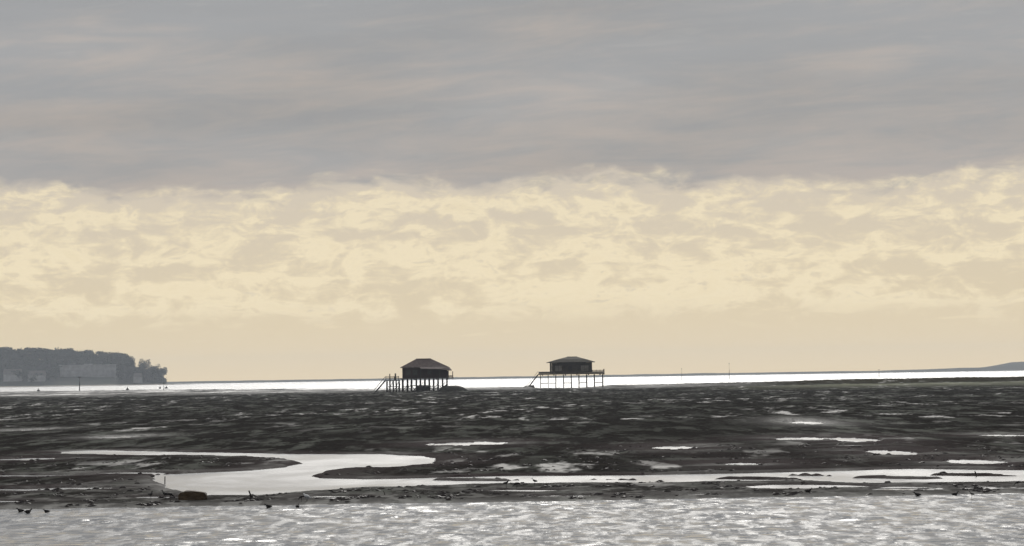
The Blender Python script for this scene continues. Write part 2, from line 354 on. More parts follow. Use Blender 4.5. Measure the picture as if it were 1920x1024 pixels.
def rows():
    y = 118.0; out = []
    while y < 2700:
        out.append(y)
        y += min(max(0.28, y * y * 2.2e-5), 3.2) if y < 1350 else 9.0
    return np.array(out)
YR = rows(); ANG = np.linspace(-0.17, 0.17, 1000)
Yg = np.repeat(YR[:, None], len(ANG), 1); Xg = Yg * ANG[None, :]
def ground(X, Y):
    big = fbm(X / 38, Y / 60, 3); mid = fbm(X / 7, Y / 13 + 40, 4); fin = fbm(X / 1.7 + 90, Y / 2.3, 4, 0.6)
    tus = np.maximum(0, fbm(X / 3.1 + 5, Y / 5.0 + 70, 3, 0.55))
    amp = 0.30 + 0.95 * sstep(Y, 215, 420)
    far = sstep(Y, 260, 420)
    tus = tus * (1 - far) + far * np.maximum(0, fbm(X / 2.6 + 5, Y / 26.0 + 70, 4, 0.6)) * 1.3
    mid = mid * (1 - far) + far * fbm(X / 9, Y / 70 + 40, 4)
    z = 0.045 + amp * (0.10 + 0.12 * big + 0.11 * mid + 0.05 * fin + 0.22 * tus)
    z = np.maximum(z, 0.03 + 0.02 * fin)
    wob = 1.2 * fbm(X / 5 + 3, Y / 5, 4, 0.6)
    near_w = np.where(Y < 240, 0.45, 1.0)
    sd = sdf(CREEK, X, Y) + 0.55 * wob
    for p in ISLES: sd = np.maximum(sd, -(sdf(p, X, Y) + 0.75 * wob))
    for x0, x1, yy, hh in SLITS:
        sd = np.minimum(sd, sdf(poly_px([(x0, yy), (x0 + (x1 - x0) * .3, yy - hh * .6), (x1 - (x1 - x0) * .2, yy - hh * .5), (x1, yy), (x0 + (x1 - x0) * .6, yy + hh * .6), (x0 + (x1 - x0) * .2, yy + hh * .5)]), X, Y) + 0.35 * wob)
    for cx, cy, rx, ry in PONDS:
        c = on(cx, cy); a = (on(cx + rx, cy) - c).length; b = abs(on(cx, cy - ry).y - c.y)
        q = np.sqrt(((X - c.x) / a) ** 2 + ((Y - c.y) / b) ** 2)
        sd = np.minimum(sd, (q - 1) * a * 0.8 + 0.7 * a * fbm(X / a * 1.6, Y / b * 1.6, 5, 0.6))
    bank = sstep(sd, -0.10, 0.55)
    z = z * bank + (-0.18) * (1 - bank)
    levee = np.exp(-((sd - 1.2) / 1.1) ** 2) * (Y < 240)
    z = z + levee * (0.015 + 0.05 * np.maximum(0, fbm(X / 2.2, Y / 3, 3)))
    # near shore: the flat dips under the water again
    sh = Y - (133.6 + 0.9 * fbm(X / 6 + 2, X * 0 + 3.3, 3) + 0.004 * X) + 0.6 * wob
    nearf = sstep(sh, -1.2, 1.6); z = z * nearf - 0.25 * (1 - nearf)
    z = np.where((Y < 152) & (sh > 0.2), z * 0.8, z)
    # far side: low banks, then the flat runs out into the bay
    u = X / Y                                    # bearing
    edge = 1700 + 200 * sstep(u, 0.03, 0.07) + 620 * sstep(-u, 0.03, 0.10) + 110 * fbm(X / 60, Y / 400, 3)
    edge = edge - 330 * np.exp(-((u - 0.0125) / 0.010) ** 4)
    farf = sstep(edge - Y, -60, 90); z = z * farf - 0.3 * (1 - farf)
    rb = np.exp(-((Y - 1360) / 70) ** 2) * sstep(u, 0.030, 0.085) * (1.25 + 0.25 * fbm(X / 30, Y / 200, 3))
    z = z + rb + 0.4 * np.exp(-((Y - 1090) / 90) ** 2) * sstep(u, 0.035, 0.085)
    bar_ = np.exp(-((Y - (1780 + 60 * fbm(X / 150, Y / 999, 2))) / 60) ** 2)
    z = np.maximum(z, -0.3 + bar_ * (0.42 + 0.25 * fbm(X / 40, Y / 300, 3)) * sstep(-u, 0.02, 0.05))
    for hx, hy, ha, hr in ((-23.5, 1128, 0.5, 11), (-10.5, 1126, 0.3, 6), (4.0, 1292, 0.9, 3.0)):
        z = z + ha * np.exp(-((X - hx) / hr) ** 2 - ((Y - hy) / 25) ** 2) * (0.7 + 0.9 * fbm(X / 1.3, Y / 20, 3))
    wet = np.exp(-(np.maximum(sd, 0) / 0.7)) * 0.5 + sstep(Y, 1100, 1500) * (1 - sstep(u, 0.02, 0.07)) * np.clip(0.35 + 1.1 * fbm(X / 22, Y / 170, 4, 0.6), 0.03, 0.9)
    wet = np.maximum(wet, 0.45 * np.exp(-(np.maximum(sh, 0) / 1.5)))
    wet = np.maximum(wet, sstep(fbm(X / 3.0 + 31, Y / 24, 5, 0.65), 0.14, 0.36) * 0.45 * sstep(fbm(X / 26 + 7, Y / 110, 3), -0.12, 0.25))
    low = 1 - sstep(z, 0.0, 0.05); wet = np.clip(np.maximum(wet, low * 0.45), 0, 1)
    weed = np.exp(-(np.maximum(sd, 0) / 3.2) ** 2) * (1 - sstep(Y, 245, 300)) * (0.25 + 0.75 * sstep(Y, 150, 156)) * sstep(fbm(X / 9, Y / 9 + 12, 3), -0.45, 0.1)
    weed = np.maximum(weed, 0.95 * np.exp(-(np.maximum(sd, 0) / 0.75) ** 2) * (Y < 300) * sstep(fbm(X / 4, Y / 6 + 2, 3), -0.35, 0.0))
    mott = sstep(fbm(X / 0.9 + 4, Y / 3.5, 4, 0.6), 0.05, 0.3) * (1 - sstep(Y, 152, 175))
    wet = wet * (1 - 0.9 * weed)
    wet = np.where(Y < 150, wet * 0.45, wet)
    bank = np.exp(-((Y - 1360) / 110) ** 2) * sstep(u, 0.035, 0.085)
    meadow = 1.1 * np.exp(-((Y - 1085) / 110) ** 2) * sstep(u, 0.035, 0.085) * (0.75 + 0.5 * fbm(X / 12, Y / 90, 3))
    return z, wet, weed, np.clip(bank, 0, 1), np.clip(meadow, 0, 1), mott * 0.9 * (1 - weed)
Zg, WET, WEED, BANKA, MEAD, SAND = ground(Xg, Yg)
flat = grid_object('mudflat', Xg, Yg, Zg, MUD, {'wet': WET, 'weed': WEED, 'bank': BANKA, 'meadow': MEAD, 'sand': SAND}); tag(flat, kind='structure')

# ------------------------------------------------------------------ water
def sheet(name, x0, x1, y0, y1, z, mat):
    return tag(MB().poly([(x0, y0, z), (x1, y0, z), (x1, y1, z), (x0, y1, z)], [(0, 1, 2, 3)]).build(name, mat), kind='structure')
sheet('sea', -5800, 5800, 1000, 9900, 0.0, SEA)
sheet('creek_water', -5800, 5800, 142.0, 1000, 0.0, CALM)
# foreground water with real ripples
yy = np.append(np.arange(78.0, 142.0, 0.12), 142.0); xx = np.linspace(-27.0, 27.0, 451)
WX, WY = np.meshgrid(xx, yy)
rs = np.random.RandomState(5); WZ = np.zeros(WX.shape)
for i in range(70):
    L = 10 ** rs.uniform(math.log10(0.4), math.log10(1.5)); k = 2 * math.pi / L
    a = rs.normal(R(90), R(38)); A = 0.0021 * L ** 0.7 * rs.uniform(0.5, 1.2)
    WZ += A * np.sin(k * (WX * math.cos(a) + WY * math.sin(a)) + rs.uniform(0, 6.28))
WZ *= (0.75 + 0.6 * fbm(WX / 7, WY / 14, 3))
WZ *= sstep(141.5 - WY, 0, 3) * 0.9 + 0.1
fwat = grid_object('foreground_water', WX, WY, WZ - 0.02, RIPPLE); tag(fwat, kind='structure')
for nm, a in (('bay_water', (-5800, 5800, -300, 78, )), ('bay_water', (-5800, -27, 78, 142)), ('bay_water', (27, 5800, 78, 142))):
    sheet(nm, *a, -0.02, RIPPLE)

# ------------------------------------------------------------------ stilt huts
def stair(parent, p0, p1, width, steps):
    p0, p1 = Vector(p0), Vector(p1)
    st = MB().bar(p0 + Vector((0, -width / 2, 0)), p1 + Vector((0, -width / 2, 0)), 0.12, 0.34).build('stair', TIMBER, parent)
    MB().bar(p0 + Vector((0, width / 2, 0)), p1 + Vector((0, width / 2, 0)), 0.12, 0.34).build('stringer', TIMBER, st)
    for i in range(steps):
        c = p0.lerp(p1, (i + 0.5) / steps)
        MB().quadbox(c.x - 0.2, c.x + 0.2, c.y - width / 2 + 0.07, c.y + width / 2 - 0.07, c.z + 0.02, c.z + 0.09).build('tread', TIMBER, st)
    for s in (-1, 1):
        off = Vector((0, s * width / 2, 0))
        hr = MB().bar(p0 + off + Vector((0, 0, 1.0)), p1 + off + Vector((0, 0, 1.0)), 0.09, 0.09).build('handrail', TIMBER, st)
    return st
def railing(parent, x0, x1, y, z, hgt, n, along='x'):
    rl = MB()
    if along == 'x': rl.quadbox(x0, x1, y - 0.06, y + 0.06, z + hgt - 0.13, z + hgt)
    else: rl.quadbox(y - 0.06, y + 0.06, x0, x1, z + hgt - 0.13, z + hgt)
    r = rl.build('railing', DECK, parent)
    for zz in (0.3, 0.6):
        m = MB()
        if along == 'x': m.quadbox(x0, x1, y - 0.04, y + 0.04, z + zz * hgt, z + zz * hgt + 0.12)
        else: m.quadbox(y - 0.04, y + 0.04, x0, x1, z + zz * hgt, z + zz * hgt + 0.12)
        m.build('rail', DECK, r)
    for i in range(n):
        t = x0 + (x1 - x0) * i / (n - 1)
        m = MB()
        if along == 'x': m.quadbox(t - 0.08, t + 0.08, y - 0.085, y + 0.085, z, z + hgt + 0.06)
        else: m.quadbox(y - 0.085, y + 0.085, t - 0.08, t + 0.08, z, z + hgt + 0.06)
        m.build('railing_post', DECK, r)
    return r
def stilts(parent, xs, ys, z0, z1, r=0.14):
    for x in xs:
        for y in ys:
            j = random.uniform(-0.08, 0.08)
            MB().tube([(x + j, y, z0), (x, y, z1)], [r, r * 0.92], 8).build('stilt', TIMBER, parent)

# --- hut nearer the left: tall brown hipped roof with a lower porch roof on the right
D1 = 1130.0
c1 = at(798, 709, D1)
h1 = empty('stilt_hut', (c1.x, D1, 0.0), R(0))
tag(h1, 'dark brown stilt hut with tall hipped roof, left of the two huts', 'hut', 'stilt huts on the mudflat')
# roof: hip over the main body; faces with thickness
def hip(name, parent, mat, eave, mid, ridge, thick=0.16):
    # eave = (x0,x1,y0,y1,z), optional mid ring, ridge = (x0,x1,y,z)
    rings = [eave] + ([mid] if mid else [])
    V, F = [], []
    for (x0, x1, y0, y1, z) in rings: V += [(x0, y0, z), (x1, y0, z), (x1, y1, z), (x0, y1, z)]
    for k in range(len(rings) - 1):
        for i in range(4): F.append((4 * k + i, 4 * k + (i + 1) % 4, 4 * k + 4 + (i + 1) % 4, 4 * k + 4 + i))
    b = 4 * (len(rings) - 1); rx0, rx1, ry, rz = ridge; n = len(V)
    V += [(rx0, ry, rz), (rx1, ry, rz)]
    F += [(b, b + 1, n + 1, n), (b + 1, b + 2, n + 1), (b + 2, b + 3, n, n + 1), (b + 3, b, n)]
    # underside and fascia
    x0, x1, y0, y1, z = eave; m = len(V)
    V += [(x0, y0, z - thick), (x1, y0, z - thick), (x1, y1, z - thick), (x0, y1, z - thick)]
    F += [(m + 3, m + 2, m + 1, m)] + [(m + i, m + (i + 1) % 4, (i + 1) % 4, i) for i in range(4)]
    return MB().poly(V, F).build(name, mat, parent)
rf = hip('roof', h1, ROOF1, (-6.75, 6.3, -4.4, 4.4, 7.0), None, (-2.5, 1.5, 0, 9.25))
MB().bar((-2.5, 0, 9.27), (1.5, 0, 9.27), 0.34, 0.14).build('ridge_cap', ROOF1, rf)
MB().tube([(3.2, 1.2, 7.9), (3.2, 1.2, 8.1)], 0.12, 8).build('vent_pipe', TIMBER, rf)
# porch roof: carries the front and right slopes further down and outwards
V = [(-1.5, -4.45, 7.04), (6.2, -4.45, 7.02), (6.75, -6.4, 6.05), (4.0, -6.5, 6.42), (-1.1, -6.2, 6.62), (6.36, 4.3, 7.0), (7.1, 4.3, 6.1)]
T = [Vector((0, 0, -0.14))] * 7
porch = MB().poly(V + [tuple(Vector(v) + t) for v, t in zip(V, T)],
    [(0, 4, 3, 1), (1, 3, 2), (1, 2, 6, 5), (7, 8, 10, 11), (8, 9, 10), (8, 12, 13, 9), (4, 11, 10, 3), (3, 10, 9, 2), (2, 9, 13, 6), (0, 7, 11, 4), (5, 6, 13, 12)]).build('porch_roof', ROOF1, h1)
wl = MB().quadbox(-6.2, 5.9, -3.9, 3.9, 4.06, 6.84).build('wall', WALL1, h1)
for x0, x1 in ((-5.2, -4.0), (-3.3, -2.2)):
    wn = MB().quadbox(x0, x1, -3.955, -3.905, 4.95, 6.2).build('window', GLASS1, h1)
    for a in (x0 - 0.09, x1 + 0.0): MB().quadbox(a, a + 0.09, -3.98, -3.905, 4.9, 6.25).build('window_frame', TIMBER, wn)
    MB().quadbox(x0 - 0.1, x1 + 0.1, -4.0, -3.905, 4.82, 4.9).build('window_sill', TIMBER, wn)
dr = MB().quadbox(0.6, 1.6, -3.96, -3.905, 4.08, 6.1).build('door', TIMBER, h1)
MB().quadbox(1.42, 1.5, -4.02, -3.962, 5.0, 5.12).build('door_handle', DECK, dr)
for x in (-1.2, 1.6, 3.9, 6.3): MB().quadbox(x - 0.1, x + 0.1, -6.15, -5.95, 4.06, 6.25 if x > 4 else 6.4).build('porch_post', TIMBER, h1)
MB().quadbox(-0.9, 3.8, -5.98, -5.9, 4.06, 5.0).build('porch_screen', WALL1, h1)
MB().quadbox(3.95, 6.2, -5.98, -5.9, 4.06, 5.9).build('porch_screen', WALL1, h1)
MB().quadbox(-6.9, 7.6, -6.4, 4.6, 3.82, 4.05).build('deck', DECK, h1)
MB().quadbox(-10.8, -6.95, -3.5, 3.5, 3.35, 3.55).build('terrace', DECK, h1)
for x in (-6.0, -3.0, 0.0, 3.0, 6.0): MB().quadbox(x - 0.12, x + 0.12, -6.3, 4.5, 3.55, 3.81).build('joist', TIMBER, h1)
stilts(h1, (-6.2, -4.9, -3.8, -2.5, -1.4, -0.2, 1.0, 2.2, 3.4, 4.6, 5.8), (-5.6, -1.0, 3.8), -0.4, 3.8, 0.15)
for x in (-6.2, -3.8, 1.0, 3.4): MB().bar((x, -5.8, 0.1), (x + 2.4, -5.8, 2.3), 0.14, 0.14).build('brace', TIMBER, h1)
stilts(h1, (-10.5, -9.7, -8.8, -8.0, -7.2), (-3.2, 0, 3.2), -0.4, 3.34, 0.13)
for x in (-10.4, -8.8): MB().bar((x, -3.4, 0.1), (x + 1.6, -3.4, 3.2), 0.12, 0.12).build('brace', TIMBER, h1)
railing(h1, -10.7, -7.2, -3.4, 3.56, 1.05, 4)
MB().quadbox(-9.75, -9.5, -3.2, -2.95, 3.56, 5.3).build('terrace_post', TIMBER, h1)
MB().quadbox(-8.3, -7.9, -3.2, -2.8, 3.56, 5.4).build('terrace_post', TIMBER, h1)
MB().quadbox(7.35, 7.55, -6.3, -6.1, 4.06, 5.7).build('terrace_post', DECK, h1)
railing(h1, 5.9, 7.5, -6.28, 4.06, 0.55, 2)
stair(h1, (-10.9, -2.0, 3.5), (-14.0, -2.0, -0.05), 1.2, 12)
# lower landing stage with cross braces, seen dark under the middle of the hut
MB().quadbox(-3.9, 1.2, -5.2, 2.0, 1.9, 2.1).build('landing_stage', TIMBER, h1)
for x in (-3.6, -2.3, -1.0, 0.3): MB().bar((x, -5.5, 0.0), (x + 1.3, -5.5, 1.9), 0.16, 0.16).build('brace', TIMBER, h1)
for x in (-3.6, -1.0): MB().bar((x + 1.3, -5.3, 0.0), (x, -5.3, 1.9), 0.16, 0.16).build('brace', TIMBER, h1)
MB().quadbox(-2.2, 1.1, -5.2, -5.0, 0.1, 1.88).build('plank_screen', TIMBER, h1)
for x0, x1 in ((-10.5, -7.2), (-6.2, -3.8), (1.0, 3.4), (3.4, 5.8)):
    MB().quadbox(x0, x1, -5.67 if x0 > -7 else -3.27, -5.55 if x0 > -7 else -3.15, 1.75, 1.9).build('brace', TIMBER, h1)

# --- hut further right: low olive roof, veranda posts, wide deck
D2 = 1300.0
c2 = at(1071, 704.8, D2)
h2 = empty('stilt_hut', (c2.x, D2, 0.0), 0)
tag(h2, 'olive brown stilt hut with low domed roof and wide railed deck, right of the two', 'hut', 'stilt huts on the mudflat')
rf = hip('roof', h2, ROOF2, (-7.6, 7.4, -5.2, 5.2, 8.3), (-4.1, 4.3, -2.9, 2.9, 9.25), (-1.2, 1.9, 0, 9.95))
MB().bar((-1.2, 0, 9.97), (1.9, 0, 9.97), 0.3, 0.12).build('ridge_cap', ROOF2, rf)
MB().quadbox(-6.0, 6.0, -3.6, 4.2, 4.85, 8.1).build('wall', WALL2, h2)
for x0, x1 in ((-5.0, -2.9), (3.0, 5.4)):
    wn = MB().quadbox(x0, x1, -3.66, -3.605, 5.3, 7.2).build('window', GLASS, h2)
    MB().quadbox((x0 + x1) / 2 - 0.05, (x0 + x1) / 2 + 0.05, -3.69, -3.662, 5.3, 7.2).build('mullion', DECK, wn)
    MB().quadbox(x0 - 0.1, x1 + 0.1, -3.74, -3.605, 5.18, 5.28).build('window_sill', DECK, wn)
dr = MB().quadbox(-0.9, 0.3, -3.66, -3.605, 4.87, 7.0).build('door', TIMBER, h2)
MB().quadbox(0.1, 0.18, -3.72, -3.662, 5.8, 5.95).build('door_handle', DECK, dr)
MB().poly([(-4.4, -4.95, 8.12), (4.6, -4.95, 8.12), (3.6, -4.95, 7.3), (-2.2, -4.95, 7.0), (-4.4, -4.7, 8.12), (4.6, -4.7, 8.12), (3.6, -4.7, 7.3), (-2.2, -4.7, 7.0)],
    [(0, 3, 2, 1), (4, 5, 6, 7), (0, 1, 5, 4), (1, 2, 6, 5), (2, 3, 7, 6), (3, 0, 4, 7)]).build('valance', TIMBER, h2)
for x in (-6.4, 6.2): MB().quadbox(x - 0.28, x + 0.28, -4.9, -4.5, 4.85, 8.12).build('veranda_post', TIMBER, h2)
for x in (-2.2, 2.4): MB().quadbox(x - 0.12, x + 0.12, -4.9, -4.66, 4.85, 7.3).build('veranda_post', TIMBER, h2)
MB().quadbox(-10.3, 10.3, -6.0, 5.5, 4.45, 4.83).build('deck', TIMBER, h2)
for x0, x1 in ((-6.3, 6.1), (6.6, 9.9), (-10.0, -6.8)): MB().quadbox(x0, x1, -5.84, -5.79, 4.86, 5.25).build('kick_board', TIMBER, h2)
railing(h2, -6.4, 6.2, -5.85, 4.84, 0.7, 9)
railing(h2, 6.5, 10.1, -5.85, 4.84, 0.85, 4)
railing(h2, -10.1, -6.7, -5.85, 4.84, 0.55, 4)
MB().quadbox(9.95, 10.27, -6.05, -5.95, 4.2, 6.0).build('end_post', TIMBER, h2)
for x in (-9, -5.4, -1.8, 1.8, 5.4, 9): MB().quadbox(x - 0.12, x + 0.12, -5.9, 5.4, 4.15, 4.44).build('joist', TIMBER, h2)
stilts(h2, (-9.6, -7.2, -4.8, -2.4, 0, 2.4, 4.8, 7.2, 9.8), (-5.5, 0, 5.2), -0.8, 4.4, 0.09)
for x0, x1 in ((-9.6, -7.2), (-7.0, -4.8), (-2.4, 0), (2.4, 4.8), (7.2, 9.8)): MB().quadbox(x0, x1, -5.66, -5.56, 1.7, 1.9).build('brace', TIMBER, h2)
stair(h2, (-10.4, -3.5, 4.5), (-14.2, -3.5, -0.3), 1.3, 14)
MB().quadbox(-14.6, -11.4, -4.6, -2.2, 0.5, 0.72).build('landing_stage', TIMBER, h2)
stilts(h2, (-14.3, -13.0, -11.7), (-4.4, -2.4), -0.6, 0.5, 0.12)
MB().quadbox(-13.6, -11.6, -4.5, -2.4, 0.73, 1.25).build('landing_locker', TIMBER, h2)

rb_ = random.Random(3)
for i in range(16):
    x = rb_.uniform(-10.2, 5.6); z0 = rb_.uniform(0, 1.4); y = rb_.choice((-5.95, -0.8, 3.6)) if x > -6.5 else rb_.choice((-3.0, 3.0))
    MB().bar((x, y, z0), (x + rb_.uniform(-1.8, 1.8), y, z0 + rb_.uniform(0.7, 1.9)), 0.11, 0.11).build('brace', TIMBER, h1)
# low dark mound on the right of the left hut
def lump(name, mat, cx, cy, rx, ry, hh, seed, n=28, m=9, top=None):
    rr = random.Random(seed); V, F = [], []
    for i in range(m):
        t = i / (m - 1); s = math.cos(t * math.pi / 2) ** 0.7
        for k in range(n):
            a = 2 * math.pi * k / n
            j = 1 + 0.12 * math.sin(3 * a + seed) + rr.uniform(-0.06, 0.06)
            V.append((cx + rx * s * j * math.cos(a), cy + ry * s * j * math.sin(a), hh * math.sin(t * math.pi / 2) * (1 + rr.uniform(-0.07, 0.07)) - 0.1))
    for i in range(m - 1):
        for k in range(n): F.append((i * n + k, i * n + (k + 1) % n, (i + 1) * n + (k + 1) % n, (i + 1) * n + k))
    F.append(tuple((m - 1) * n + k for k in range(n)))
    return MB().poly(V, F).build(name, mat, None, True)
p = at(848, 725, 1120)
mo = lump('mound', worn('mound_mud', (0.035, 0.033, 0.028), (0.07, 0.066, 0.055), 1.5, 0.9), 0, 0, 4.0, 4.0, 1.9, 3)
mo.location = (p.x, 1120, 0); tag(mo, 'low dark mound on the mud at the right foot of the left hut', 'mound')

# ------------------------------------------------------------------ marker poles and posts
def pole(px, ytop, ybot, depth, r, label, cat='post', cross=False, name='marker_pole', group='marker poles in the bay'):
    b = at(px, ybot, depth); t = at(px, ytop, depth)
    e = empty(name, (b.x, depth, min(b.z, 0.0)))
    hgt = t.z - min(b.z, 0.0)
    MB().tube([(0, 0, -0.5), (0.02 * hgt, 0, hgt * 0.5), (0.01 * hgt, 0, hgt)], [r, r * 0.9, r * 0.8], 8).build('shaft', TIMBER, e, True)
    MB().tube([(0.01 * hgt, 0, hgt - 0.25), (0.01 * hgt, 0, hgt + 0.1)], r * 1.5 if not cross else r * 3.0, 8).build('cap', TIMBER, e)
    tag(e, label, cat, group); return e
pole(1367, 681, 702, 2600, 0.13, 'tall thin dark marker pole on the horizon right of the huts')
pole(1278, 691, 703, 2600, 0.13, 'short thin marker pole on the horizon between right hut and taller pole')
pole(1648, 693, 699, 2600, 0.16, 'stubby marker post on the horizon near the right hill')
pole(149, 707, 729, 2300, 0.30, 'thick dark post in the bay in front of the long pale building', cross=True)
pole(307, 718, 732, 2000, 0.16, 'thin post in the bright water below the tip of the wooded headland')
def buoy(px, py, depth, r, label):
    b = at(px, py, depth)
    e = empty('mooring_buoy', (b.x, depth, 0))
    body = lump('float', TIMBER, 0, 0, r, r, r * 1.5, int(px)); body.parent = e
    MB().tube([(0, 0, r * 1.2), (0, 0, r * 2.4)], r * 0.15, 6).build('staff', TIMBER, e)
    tag(e, label, 'buoy', 'dark specks afloat off the headland')
buoy(72, 728, 2300, 0.8, 'small dark buoy in the bright water, leftmost below the headland')
buoy(239, 729, 2200, 0.8, 'small dark buoy in the bright water right of the long pale building')
buoy(300, 722, 2600, 0.7, 'small dark buoy just left of the headland tip, above the thin post')
buoy(312, 724, 2600, 0.8, 'small dark buoy directly under the outermost headland trees')

# ------------------------------------------------------------------ headland with wood and buildings
DH = 6200.0; KH = DH / 4500.0
prof = [(-420, 650), (-200, 655), (0, 657), (15, 657), (22, 663), (30, 659), (50, 658), (80, 660), (150, 661), (190, 666), (215, 670), (245, 668), (252, 680), (258, 686)]
px_a = np.array([p[0] for p in prof], float)
xs_h = np.array([at(x, y, DH).x for x, y in prof]); zs_h = np.array([at(x, y, DH).z for x, y in prof])
x_tip = at(338, 715, DH).x
def hill_z(x, y):
    x = x * DH / y                     # the coast falls back along the line of sight
    t = np.interp(x, xs_h, zs_h) - 13.0
    tip = sstep(at(268, 700, DH).x - x, 0, 30)
    fr = sstep(y, DH - 20, DH + 190); bk = 1 - sstep(y, DH + 420, DH + 800)
    t2 = 9.0 * sstep(at(303, 700, DH).x - x, 0, 40) * sstep(y, DH - 20, DH + 40)
    return (np.maximum(t * fr * tip, t2) + 3.0 * sstep(x_tip - x, -6, 40) * sstep(y, DH - 45, DH - 5)) * bk - 0.6
gx = np.linspace(xs_h[0] - 300, x_tip + 30, 180); gy = np.linspace(DH - 60, DH + 820, 90)
HX, HY = np.meshgrid(gx, gy)
HZ = hill_z(HX, HY) + 0.8 * fbm(HX / 30, HY / 30, 3) * sstep(HY, DH - 20, DH + 60)
hd = grid_object('headland', HX, HY, HZ, HILL); tag(hd, kind='structure')
# sandy foot of the headland running out into a low spit
sx = np.linspace(xs_h[0] - 300, at(420, 715, DH).x, 120); sy = np.linspace(DH - 110, DH + 30, 14)
SX, SY = np.meshgrid(sx, sy)
SZ = 1.9 * np.sin(np.clip((SY - (DH - 110)) / 140, 0, 1) * math.pi) * sstep(at(420, 715, DH).x - SX, 0, 120) * (1 + 0.4 * fbm(SX / 25, SY / 60, 3)) - 0.25
tag(grid_object('beach', SX, SY, SZ, SANDM), kind='structure')

def crown_mesh(rr, rx, rz, n, size, boxy=False):
    V, F = [], []
    lobes = [(rr.uniform(-.45, .45) * rx, rr.uniform(-.45, .45) * rx, rr.uniform(-.35, .5) * rz, rr.uniform(.40, .68)) for _ in range(7)]
    if boxy: lobes = [(rr.uniform(-.66, .66) * rx, rr.uniform(-.6, .6) * rx, rr.uniform(-.72, .72) * rz, rr.uniform(.32, .48)) for _ in range(36)]
    for _ in range(n):
        lx, ly, lz, lr = rr.choice(lobes)
        d = Vector((rr.gauss(0, 1), rr.gauss(0, 1), rr.gauss(0, 1))).normalized() * (rr.random() ** 0.4)
        c = Vector((lx + d.x * rx * lr, ly + d.y * rx * lr, lz + d.z * rz * lr))
        u = Vector((rr.gauss(0, 1), rr.gauss(0, 1), rr.gauss(0, .6))).normalized(); v = u.cross(Vector((rr.gauss(0, 1), rr.gauss(0, 1), rr.gauss(0, 1)))).normalized()
        s = size * rr.uniform(0.6, 1.3); b = len(V)
        V += [tuple(c + u * s), tuple(c + v * s * .7), tuple(c - u * s * .9), tuple(c - v * s * .7)]; F.append((b, b + 1, b + 2, b + 3))
    return V, F
rr = random.Random(21)
lib = [crown_mesh(rr, 5.5, 4.6, 110, 1.15) for _ in range(8)]
bigV, bigF = [], []; woodpts = []
BX0, BX1 = at(108, 700, DH).x, at(227, 700, DH).x
cnt = 0
while cnt < 2600:
    y = DH + 12 + 300 * rr.random() ** 1.2; x = rr.uniform(xs_h[0] - 200, at(251, 700, DH).x) * y / DH
    if BX0 - 3 < x < BX1 + 3 and y < DH + 95: continue
    cnt += 1
    z = float(hill_z(np.array(x), np.array(y)))
    s = rr.uniform(0.6, 1.35) * 1.2; V, F = lib[rr.randrange(8)]; ca, sa = math.cos(cnt), math.sin(cnt); b = len(bigV)
    zc = z + (8.4 if rr.random() < 0.6 else 3.5) * s
    bigV += [(x + (a * ca - q * sa) * s, y + (a * sa + q * ca) * s, zc + e * s * 0.95) for a, q, e in V]
    bigF += [tuple(b + i for i in f) for f in F]
wood = MB().poly(bigV, bigF).build('pine_wood', PINE)
tag(wood, 'hazy dark pine wood covering the headland at left', 'wood', kind='stuff')
def tree(px, ytop, wpx, ybase, label, depth=DH + 10, seed=1):
    t = at(px, ytop, depth); b = at(px, ybase, depth); rr = random.Random(seed)
    z0 = max(0.6, float(hill_z(np.array(b.x), np.array(depth))))
    H = t.z - z0; rx = wpx / 2 * DH / FPX
    e = empty('pine_tree', (b.x, depth, z0))
    MB().tube([(0, 0, -1), (0.3, 0, H * .35), (-0.2, 0.2, H * .7)], [0.6, 0.42, 0.2], 8).build('trunk', BARK, e, True)
    tr = [c for c in e.children][0]
    for k in range(5):
        a = k * 1.9; MB().tube([(0, 0, H * (.28 + .08 * k)), (rx * .5 * math.cos(a), rx * .5 * math.sin(a), H * (.42 + .09 * k))], [.22, .08], 6).build('limb', BARK, tr)
    rz = H * 0.52
    V, F = crown_mesh(rr, rx, rz, 3200, 1.1, True)
    zmax = max(v[2] for v in V)
    MB().poly([(x, y, z + H - zmax) for x, y, z in V], F).build('crown', PINE, e)
    tag(e, label, 'tree', 'trees standing apart at the headland tip')
tree(243, 668, 22, 712, 'tree ending the main wood, left of the bright notch in the headland', seed=4)
tree(257, 686, 26, 712, 'low tree filling the foot of the bright notch in the headland', seed=14)
tree(271, 671, 24, 712, 'tall square-topped tree just right of the bright notch in the headland', seed=5)
tree(288, 681, 26, 712, 'middle sized tree stepping down behind the headland tip', seed=6)
tree(302, 688, 24, 713, 'outermost low tree at the tip of the headland', seed=8)
tree(229, 673, 22, 712, 'broad tree right of the long pale building on the headland', seed=9)

